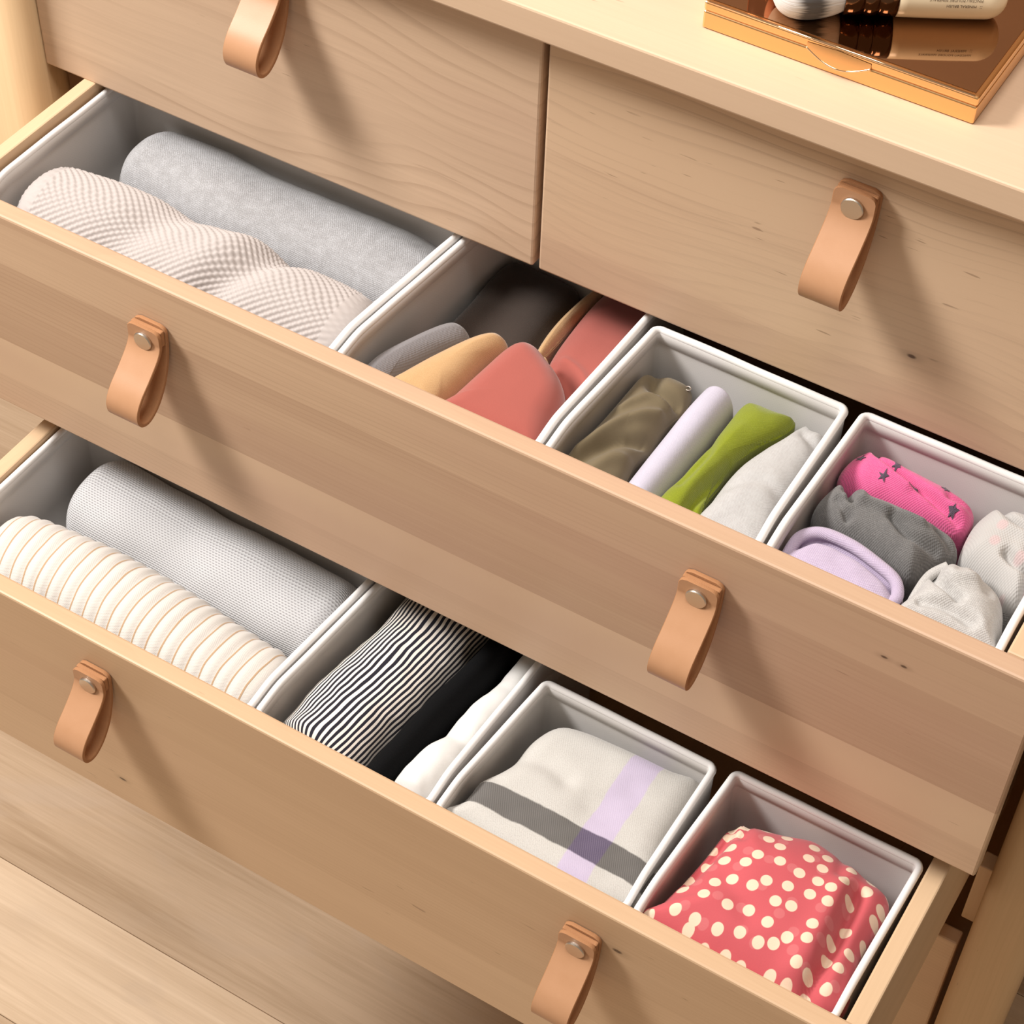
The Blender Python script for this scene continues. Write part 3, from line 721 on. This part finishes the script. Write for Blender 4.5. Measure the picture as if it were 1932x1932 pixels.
pillow('rolled_shirt', [(0.5555, -0.1185), (0.5540, -0.095), (0.5545, -0.068), (0.5600, -0.045), (0.5680, -0.024), (0.5720, -0.0085), (0.5790, -0.0125), (0.5895, -0.0170), (0.5915, -0.050), (0.5920, -0.085), (0.5920, -0.1185)], -0.011, FLOOR_M, 0.017, M_hgrey,
     'pale grey heather shirt with a pointed corner beside the green one', 'shirt', noise_a=0.0010, noise_f=40, seed=9.4, folds=[([(0.573, -0.010), (0.578, -0.024), (0.588, -0.030)], 0.004, -0.0045), ([(0.560, -0.085), (0.575, -0.075), (0.589, -0.078)], 0.005, -0.0022)])

# ---- upper drawer, fourth bin: balled socks
pk = pillow('balled_sock', [(0.6055, -0.0340), (0.6060, -0.0180), (0.6140, -0.0090), (0.6260, -0.0085), (0.6480, -0.0110), (0.6680, -0.0125), (0.6815, -0.0165), (0.6850, -0.0260), (0.6800, -0.0360), (0.6620, -0.0390), (0.6400, -0.0400), (0.6200, -0.0420)], -0.014, FLOOR_M, 0.020, M_pink,
     'hot pink sock with dark stitched stars, balled up', 'sock', fs=1.5, noise_a=0.0010, noise_f=45, seed=2.2, folds=[([(0.616, -0.008), (0.622, -0.018), (0.640, -0.024), (0.662, -0.030), (0.678, -0.033)], 0.0026, -0.0042), ([(0.616, -0.014), (0.626, -0.024), (0.644, -0.030)], 0.003, 0.002), ([(0.668, -0.024), (0.680, -0.022)], 0.0025, -0.002)])
stars = [(0.6125, -0.0225), (0.6185, -0.0140), (0.6300, -0.0310), (0.6330, -0.0185), (0.6480, -0.0285), (0.6640, -0.0195), (0.6730, -0.0300), (0.6560, -0.0125)]
dg = bpy.context.evaluated_depsgraph_get()
rs = random.Random(8)
for sx, sy in stars:
    z = on_surface(pk, sx, sy); V = [(sx, sy, z + 0.0010)]; n = 10; a0 = rs.random() * 6
    for i in range(n):
        r = (0.0034 if i % 2 == 0 else 0.0015) * rs.uniform(0.7, 1.1); a = a0 + 2 * math.pi * i / n
        px, py = sx + r * math.cos(a), sy + r * math.sin(a); V.append((px, py, on_surface(pk, px, py) + 0.0006))
    for i in range(n): V.append((V[1 + i][0], V[1 + i][1], V[1 + i][2] - 0.0012))
    F = [(0, 1 + i, 1 + (i + 1) % n) for i in range(n)] + [(1 + i, 1 + n + i, 1 + n + (i + 1) % n, 1 + (i + 1) % n) for i in range(n)]
    mesh('star', V, F, M_star, pk, [(v[0], v[1]) for v in V], sm=False)
gk = pillow('balled_sock', [(0.6050, -0.0680), (0.6055, -0.0520), (0.6140, -0.0440), (0.6270, -0.0430), (0.6480, -0.0425), (0.6680, -0.0430), (0.6830, -0.0470), (0.6875, -0.0560), (0.6800, -0.0660), (0.6760, -0.0740), (0.6700, -0.0830), (0.6560, -0.0800), (0.6350, -0.0770), (0.6180, -0.0760)], -0.010, FLOOR_M, 0.024, M_sgrey,
     'charcoal grey sock folded into a loose ball', 'sock', fs=1.5, noise_a=0.0012, noise_f=38, seed=4.6, folds=[([(0.616, -0.0445), (0.619, -0.054), (0.623, -0.060)], 0.0026, -0.0070), ([(0.611, -0.048), (0.6135, -0.060), (0.6215, -0.0665)], 0.0030, 0.0022), ([(0.6165, -0.064), (0.626, -0.070)], 0.0022, -0.0035), ([(0.625, -0.047), (0.628, -0.060)], 0.0030, 0.0016), ([(0.620, -0.060), (0.640, -0.058), (0.664, -0.056)], 0.0028, 0.0028), ([(0.648, -0.060), (0.660, -0.066), (0.676, -0.064)], 0.0030, -0.0045), ([(0.672, -0.052), (0.682, -0.056)], 0.003, -0.004)])
#cord('cuff', [(0.6085, -0.0600, -0.0200), (0.6120, -0.0500, -0.0150), (0.6200, -0.0465, -0.0115), (0.6220, -0.0520, -0.0110), (0.6190, -0.0620, -0.0125), (0.6230, -0.0680, -0.0140)], 0.0030, M_sgrey, gk)
lk = pillow('balled_sock', [(0.6050, -0.1185), (0.6040, -0.0980), (0.6075, -0.0860), (0.6180, -0.0815), (0.6350, -0.0815), (0.6520, -0.0850), (0.6680, -0.0890), (0.6745, -0.0980), (0.6755, -0.1100), (0.6740, -0.1185)], -0.016, FLOOR_M, 0.018, M_slil,
     'pale lilac sock with a rolled cuff behind the drawer front', 'sock', fs=1.5, noise_a=0.0009, noise_f=40, seed=6.3, folds=[([(0.609, -0.100), (0.620, -0.091), (0.640, -0.0915), (0.660, -0.097), (0.672, -0.103)], 0.0026, -0.0045)])
cord('cuff', [(0.6070, -0.1080, -0.0260), (0.6085, -0.0950, -0.0200), (0.6180, -0.0868, -0.0180), (0.6350, -0.0862, -0.0178), (0.6520, -0.0902, -0.0182), (0.6660, -0.0952, -0.0195), (0.6712, -0.1030, -0.0222), (0.6685, -0.1090, -0.0245)], 0.0036, M_slil, lk)
wk = pillow('balled_sock', [(0.6775, -0.1185), (0.6765, -0.0980), (0.6790, -0.0800), (0.6880, -0.0700), (0.6980, -0.0640), (0.7100, -0.0690), (0.7220, -0.0760), (0.7285, -0.0900), (0.7310, -0.1040), (0.7310, -0.1185)], -0.007, FLOOR_M, 0.026, M_slg,
     'light grey sock balled up in the bin corner by the drawer side', 'sock', fs=1.5, noise_a=0.0014, noise_f=42, seed=8.7, folds=[([(0.684, -0.084), (0.690, -0.092), (0.702, -0.098)], 0.0028, -0.0050), ([(0.690, -0.078), (0.694, -0.086), (0.706, -0.080)], 0.0045, 0.0030), ([(0.686, -0.108), (0.700, -0.106), (0.714, -0.108)], 0.0035, -0.0040), ([(0.704, -0.074), (0.714, -0.084)], 0.004, -0.002)])
cord('cuff', [(0.6800, -0.1100, -0.0240), (0.6800, -0.0960, -0.0200), (0.6815, -0.0840, -0.0170), (0.6880, -0.0760, -0.0130)], 0.0030, M_slg, wk)
rk = pillow('balled_sock', [(0.6890, -0.0540), (0.6860, -0.0390), (0.6870, -0.0240), (0.6960, -0.0110), (0.7130, -0.0085), (0.7310, -0.0095), (0.7320, -0.0350), (0.7310, -0.0660), (0.7240, -0.0720), (0.7120, -0.0650), (0.6990, -0.0600)], -0.010, FLOOR_M, 0.024, M_spot,
     'grey speckled sock with faint pink dots beside the pink one', 'sock', fs=1.5, noise_a=0.0013, noise_f=40, seed=11.5, folds=[([(0.697, -0.014), (0.702, -0.024), (0.716, -0.028), (0.730, -0.026)], 0.0030, -0.0045), ([(0.694, -0.024), (0.702, -0.033), (0.716, -0.036)], 0.004, 0.002), ([(0.712, -0.050), (0.722, -0.054), (0.730, -0.050)], 0.003, -0.005)])

# ---- lower drawer, long bin: two rolls
def rib_disp(s, a, v, q): return 0.0006 * math.cos(2 * math.pi * (s / 0.0106)) - 0.0045 * gs(s, 0.22, 0.04) * max(0, math.sin(a)) - 0.003 * gs(s, 0.0, 0.02)
roll('rolled_shirt', [(0.0800, -0.2080, -0.250, 0.031, 0.034), (0.14, -0.2030, -0.250, 0.0335, 0.036), (0.20, -0.2030, -0.250, 0.0335, 0.036), (0.27, -0.2060, -0.252, 0.032, 0.035), (0.3225, -0.2085, -0.253, 0.031, 0.033)], M_cream,
     'cream ribbed shirt with thin tan stripes, rolled, behind the drawer front', 'shirt', ns=200, nt=96, noise_a=0.0010, seed=3.0, disp=rib_disp, cap=0.020)
roll('rolled_sweater', [(0.0965, -0.1290, -0.260, 0.0345, 0.037), (0.18, -0.1310, -0.260, 0.036, 0.037), (0.26, -0.1330, -0.261, 0.0355, 0.036), (0.3255, -0.1345, -0.263, 0.0345, 0.034)], M_rows,
     'white and grey fine row knit sweater, rolled, beside the cream roll', 'sweater', noise_a=0.0014, seed=6.0, cap=0.018, disp=lambda s, a, v, q: -0.004 * gs(s, 0.105, 0.03) * max(0, math.sin(a)))
# ---- lower drawer, second bin: three rolls front to back
roll('rolled_shirt', [(0.3700, -0.2410, -0.245, 0.0325, 0.031), (0.3755, -0.20, -0.243, 0.0330, 0.032), (0.3815, -0.15, -0.243, 0.0330, 0.032), (0.3830, -0.10, -0.246, 0.0330, 0.031), (0.3840, -0.050, -0.25, 0.032, 0.030)], M_stripe,
     'navy and cream striped shirt in a roll', 'shirt', ns=110, nt=110, noise_a=0.0016, noise_f=34, seed=2.0, cap=0.008)
roll('rolled_shirt', [(0.4145, -0.2410, -0.247, 0.0108, 0.030), (0.4205, -0.18, -0.246, 0.0108, 0.031), (0.4275, -0.12, -0.247, 0.0108, 0.031), (0.4300, -0.050, -0.25, 0.0108, 0.030)], M_black,
     'black jersey shirt squeezed between the striped and white rolls', 'shirt', ns=60, nt=48, noise_a=0.0008, seed=4.0, cap=0.006)
roll('rolled_shirt', [(0.4415, -0.2410, -0.241, 0.0145, 0.030), (0.4440, -0.215, -0.240, 0.0152, 0.031), (0.4475, -0.190, -0.243, 0.0135, 0.028), (0.4500, -0.160, -0.241, 0.0128, 0.029), (0.4525, -0.125, -0.246, 0.0120, 0.028), (0.4545, -0.050, -0.25, 0.0115, 0.028)], M_white,
     'white jersey shirt bunched against the scarf bin', 'shirt', ns=120, nt=64, noise_a=0.0014, noise_f=40, seed=8.0, cap=0.006, disp=lambda s, a, v, q: (-0.0026 * gs(s, 0.052, 0.006) + 0.0012 * gs(s, 0.036, 0.012) - 0.0012 * gs(s + 0.01 * math.cos(a), 0.085, 0.008)) * max(0, math.sin(a)))
# ---- lower drawer, third bin: scarf
pillow('folded_scarf', [(0.4690, -0.2400), (0.4705, -0.2270), (0.4720, -0.2150), (0.4720, -0.2050), (0.4790, -0.1940), (0.4830, -0.1800), (0.4850, -0.1600), (0.4930, -0.1430), (0.5100, -0.1370), (0.5400, -0.1350), (0.5700, -0.1345), (0.5920, -0.1350), (0.5930, -0.1800), (0.5930, -0.2400)], -0.214, FLOOR_B, 0.020, M_plaid,
     'cream wool scarf with charcoal and lilac plaid bands, folded', 'scarf', noise_a=0.0010, noise_f=26, seed=1.9, pw=7, folds=[([(0.482, -0.182), (0.500, -0.178), (0.520, -0.182)], 0.007, -0.0035), ([(0.472, -0.205), (0.484, -0.203)], 0.004, -0.002), ([(0.545, -0.19), (0.56, -0.17)], 0.012, -0.0025)])
# ---- lower drawer, fourth bin: polka dot cloth
pillow('folded_cloth', [(0.6085, -0.2400), (0.6095, -0.2230), (0.6135, -0.2020), (0.6170, -0.1780), (0.6195, -0.1530), (0.6260, -0.1470), (0.6350, -0.1460), (0.6500, -0.1420), (0.6680, -0.1360), (0.6850, -0.1380), (0.7050, -0.1430), (0.7260, -0.1520), (0.7250, -0.1900), (0.7230, -0.2400)], -0.201, FLOOR_B, 0.030, M_polka,
     'coral cloth with cream polka dots bunched into a mound', 'cloth', noise_a=0.0014, noise_f=26, seed=5.5, pw=3.0, rw=0.040, folds=[([(0.622, -0.148), (0.624, -0.172), (0.618, -0.205)], 0.0032, -0.011), ([(0.630, -0.148), (0.633, -0.165)], 0.003, -0.006), ([(0.708, -0.165), (0.710, -0.195), (0.711, -0.238)], 0.0050, -0.010), ([(0.696, -0.150), (0.699, -0.190), (0.696, -0.235)], 0.007, 0.0035), ([(0.690, -0.142), (0.694, -0.160)], 0.004, -0.004), ([(0.640, -0.20), (0.66, -0.215)], 0.008, -0.003)],
     lump=lambda p: 0.004 * gs((p - Vector((0.672, -0.185))).length, 0, 0.03))

# ------------------------------------------------------------------ make-up on the tabletop
ZC = ZT1 + 0.0165
pal = empty('makeup_palette', (0.543, 0.06, ZT1), 'rose gold make-up palette with a mirrored bronze lid', 'palette')
px0, px1, py0, py1 = 0.4668, 0.6205, 0.0150, 0.1150
box('case', (px0, px1, py0, py1, ZT1 + 0.0002, ZT1 + 0.01085), M_gold, pal, bev=0.0011, seg=3)
box('lid', (px0, px1, py0, py1, ZT1 + 0.0111, ZC), M_gold, pal, bev=0.0012, seg=3)
box('mirror', (px0 + 0.003, px1 - 0.003, py0 + 0.003, py1 - 0.003, ZC + 0.00005, ZC + 0.0004), M_mirror, pal, bev=0.0001, seg=1)
box('hinge_seam', (px0 + 0.0008, px1 - 0.0008, py0 + 0.0008, py1 - 0.0008, ZT1 + 0.01085, ZT1 + 0.0111), M_gold, pal, bev=0)
V, F = tube(catmull([(px0 + 0.0025, py0 + 0.0008, ZC - 0.0004), (px1 - 0.0025, py0 + 0.0008, ZC - 0.0004)], 2), 0.0008, 8); mesh('edge_bead', V, F, M_goldhi, pal)
M_ferr = metal('dark_bronze', (0.17, 0.085, 0.045), 0.14)
arc = [(0.5265 + 0.036 * t / 8, py0 - 0.0003 - 0.0010 * math.sin(math.pi * t / 8), ZT1 + 0.0110 - 0.0062 * math.sin(math.pi * t / 8)) for t in range(9)]
V, F = tube(catmull(arc, 6), 0.0006, 8); mesh('latch_rim', V, F, M_goldhi, pal)
ca = catmull(arc, 6); V = [(x, y - 0.0003, z) for x, y, z in ca] + [(x, py0 - 0.0003, ZC - 0.0014 - 0.001 * abs(x - 0.5445) / 0.018) for x, y, z in ca]
n = len(ca); mesh('latch', V, [(i, i + 1, n + i + 1, n + i) for i in range(n - 1)], M_gold, pal)

# brush lying on the mirror
RB = 0.0128; AX = Vector((0.863, 0.505, 0)).normalized(); NRM = Vector((-AX.y, AX.x, 0))
A0 = Vector((0.5588, 0.0508, 0)) + NRM * (RB * 0.73); A0.z = ZC + 0.0005 + RB          # where handle meets ferrule
br = empty('makeup_brush', (A0.x, A0.y, ZC + 0.0004), 'short make-up brush with cream handle and dark bronze ferrule lying on the mirrored palette', 'brush')
def lathe(name, prof, mat, parent, N=40):
    V = []
    for s, r in prof:
        for k in range(N):
            a = 2 * math.pi * k / N; V.append(A0 + AX * s + NRM * (math.cos(a) * r) + Vector((0, 0, math.sin(a) * r)))
    return mesh(name, V, grid_faces(len(prof), N, True), mat, parent)
M_hand = plain('cream_lacquer', (0.80, 0.66, 0.46), 0.25, 0.5)
hp = [(0.0, RB * 0.97), (0.0004, RB)] + [(0.046 * t / 10, RB * (1.0 + 0.02 * math.sin(math.pi * t / 10))) for t in range(1, 11)] + [(0.046 + 0.0115 * math.sin(math.pi / 2 * t / 10), RB * math.cos(math.pi / 2 * t / 10) ** 0.8) for t in range(1, 11)]
hd = lathe('handle', hp, M_hand, br)
fp = [(-0.0275, RB * 0.9), (-0.0272, RB), (-0.0180, RB), (-0.0178, RB * 0.95), (-0.0165, RB * 0.95), (-0.0163, RB), (-0.0105, RB), (-0.0102, RB * 0.94), (-0.0085, RB * 0.94), (-0.0082, RB), (-0.0002, RB), (-0.0001, RB * 0.95)]
lathe('ferrule', fp, M_ferr, br)
kb = NT('white_and_black_bristles'); cx_ = kb.n('ShaderNodeUVMap'); uu, vv, _ = kb.xyz(cx_.outputs[0])
st = kb.noise(kb.n('ShaderNodeMapping', {'Vector': cx_.outputs[0], 'Scale': (30, 900, 1)}).outputs[0], 1, 3, 0.7).outputs[0]
lenf = kb.math('ADD', uu, kb.math('MULTIPLY', kb.math('SUBTRACT', st, 0.5), 0.012))
dkb = kb.math('MULTIPLY', kb.ramp(lenf, 0.006, 0.013), kb.ramp(lenf, 0.027, 0.020))
kb.set(Base_Color=kb.mix(kb.math('MULTIPLY', dkb, 0.92), kb.mix(st, (0.74, 0.70, 0.68), (0.95, 0.93, 0.91)), (0.03, 0.022, 0.02)), Roughness=0.75, Sheen_Weight=0.2); kb.bump(st, 0.6, 0.0006)
bp = [(-0.0272, RB * 0.86), (-0.032, RB * 1.02), (-0.040, RB * 1.18), (-0.048, RB * 1.24), (-0.055, RB * 1.14), (-0.060, RB * 0.90), (-0.063, RB * 0.55), (-0.0645, RB * 0.15)]
bp = catmull(bp, 6); N = 96; V = []; UV = []
for s, r in bp:
    for k in range(N):
        a = 2 * math.pi * k / N; rr = r * (1 + 0.02 * mnoise.noise(Vector((k * 0.9, s * 60, 1)))); z_ = math.sin(a) * rr
        if z_ < -RB * 0.98: z_ = -RB * 0.98
        V.append(A0 + AX * s + NRM * (math.cos(a) * rr) + Vector((0, 0, z_))); UV.append((-s - 0.0272, a * 0.015))
o = mesh('bristles', V, grid_faces(len(bp), N, True) + [tuple((len(bp) - 1) * N + k for k in range(N))], kb.m, br, UV)
# lettering wraps round the handle; it reads from the far side of the dresser
M_ink = plain('brown_print', (0.13, 0.08, 0.05), 0.6)
def letter(txt, size, s_start, ang, parent):
    cu = bpy.data.curves.new('t', 'FONT'); cu.body = txt; cu.size = size; cu.resolution_u = 2
    to = bpy.data.objects.new('t', cu); COL.objects.link(to); bpy.context.view_layer.update()
    me = bpy.data.meshes.new_from_object(to.evaluated_get(bpy.context.evaluated_depsgraph_get())); bpy.data.objects.remove(to)
    bm = bmesh.new(); bm.from_mesh(me); bmesh.ops.subdivide_edges(bm, edges=[e_ for e_ in bm.edges if e_.calc_length() > size * 0.25], cuts=1); bm.to_mesh(me); bm.free()
    V = []
    for v in me.vertices:
        s = s_start - v.co.x; a = ang - v.co.y / RB; r = RB * (1.0 + 0.02 * math.sin(math.pi * min(max(s / 0.046, 0), 1))) + 0.00012
        V.append(A0 + AX * s + NRM * (-math.cos(a) * r) + Vector((0, 0, math.sin(a) * r)))
    F = [tuple(p.vertices) for p in me.polygons]; bpy.data.meshes.remove(me)
    return mesh('lettering', V, F, M_ink, parent, sm=False)
letter('MINERAL BRUSH', 0.0021, 0.0395, math.radians(6), hd)
letter('PINCEAU POUDRE MINERALE', 0.0021, 0.0425, math.radians(20), hd)
letter('::', 0.0034, 0.0425, math.radians(5), hd)
# copper tube lying at the back of the lid
M_copper = metal('polished_copper', (0.90, 0.50, 0.34), 0.13)
T0 = Vector((0.4885, 0.0440, ZC + 0.0005)); rt = 0.0088
tb = empty('lip_tube', (T0.x, T0.y, ZC + 0.0005), 'polished copper cosmetic tube standing on the mirrored palette beside the brush', 'cosmetic tube')
def tprof(prof, mat, name, n=36):
    V = [(T0.x + r * math.cos(2 * math.pi * k / n), T0.y + r * math.sin(2 * math.pi * k / n), T0.z + s) for s, r in prof for k in range(n)]
    F = grid_faces(len(prof), n, True) + [tuple(range(n))[::-1], tuple((len(prof) - 1) * n + k for k in range(n))]
    return mesh(name, V, F, mat, tb)
tprof([(0.0, rt * 0.92), (0.0008, rt), (0.030, rt), (0.0308, rt * 0.96)], M_copper, 'barrel')
tprof([(0.0309, rt * 0.9), (0.032, rt * 0.94), (0.066, rt * 0.94), (0.068, rt * 0.86)], M_copper, 'cap')
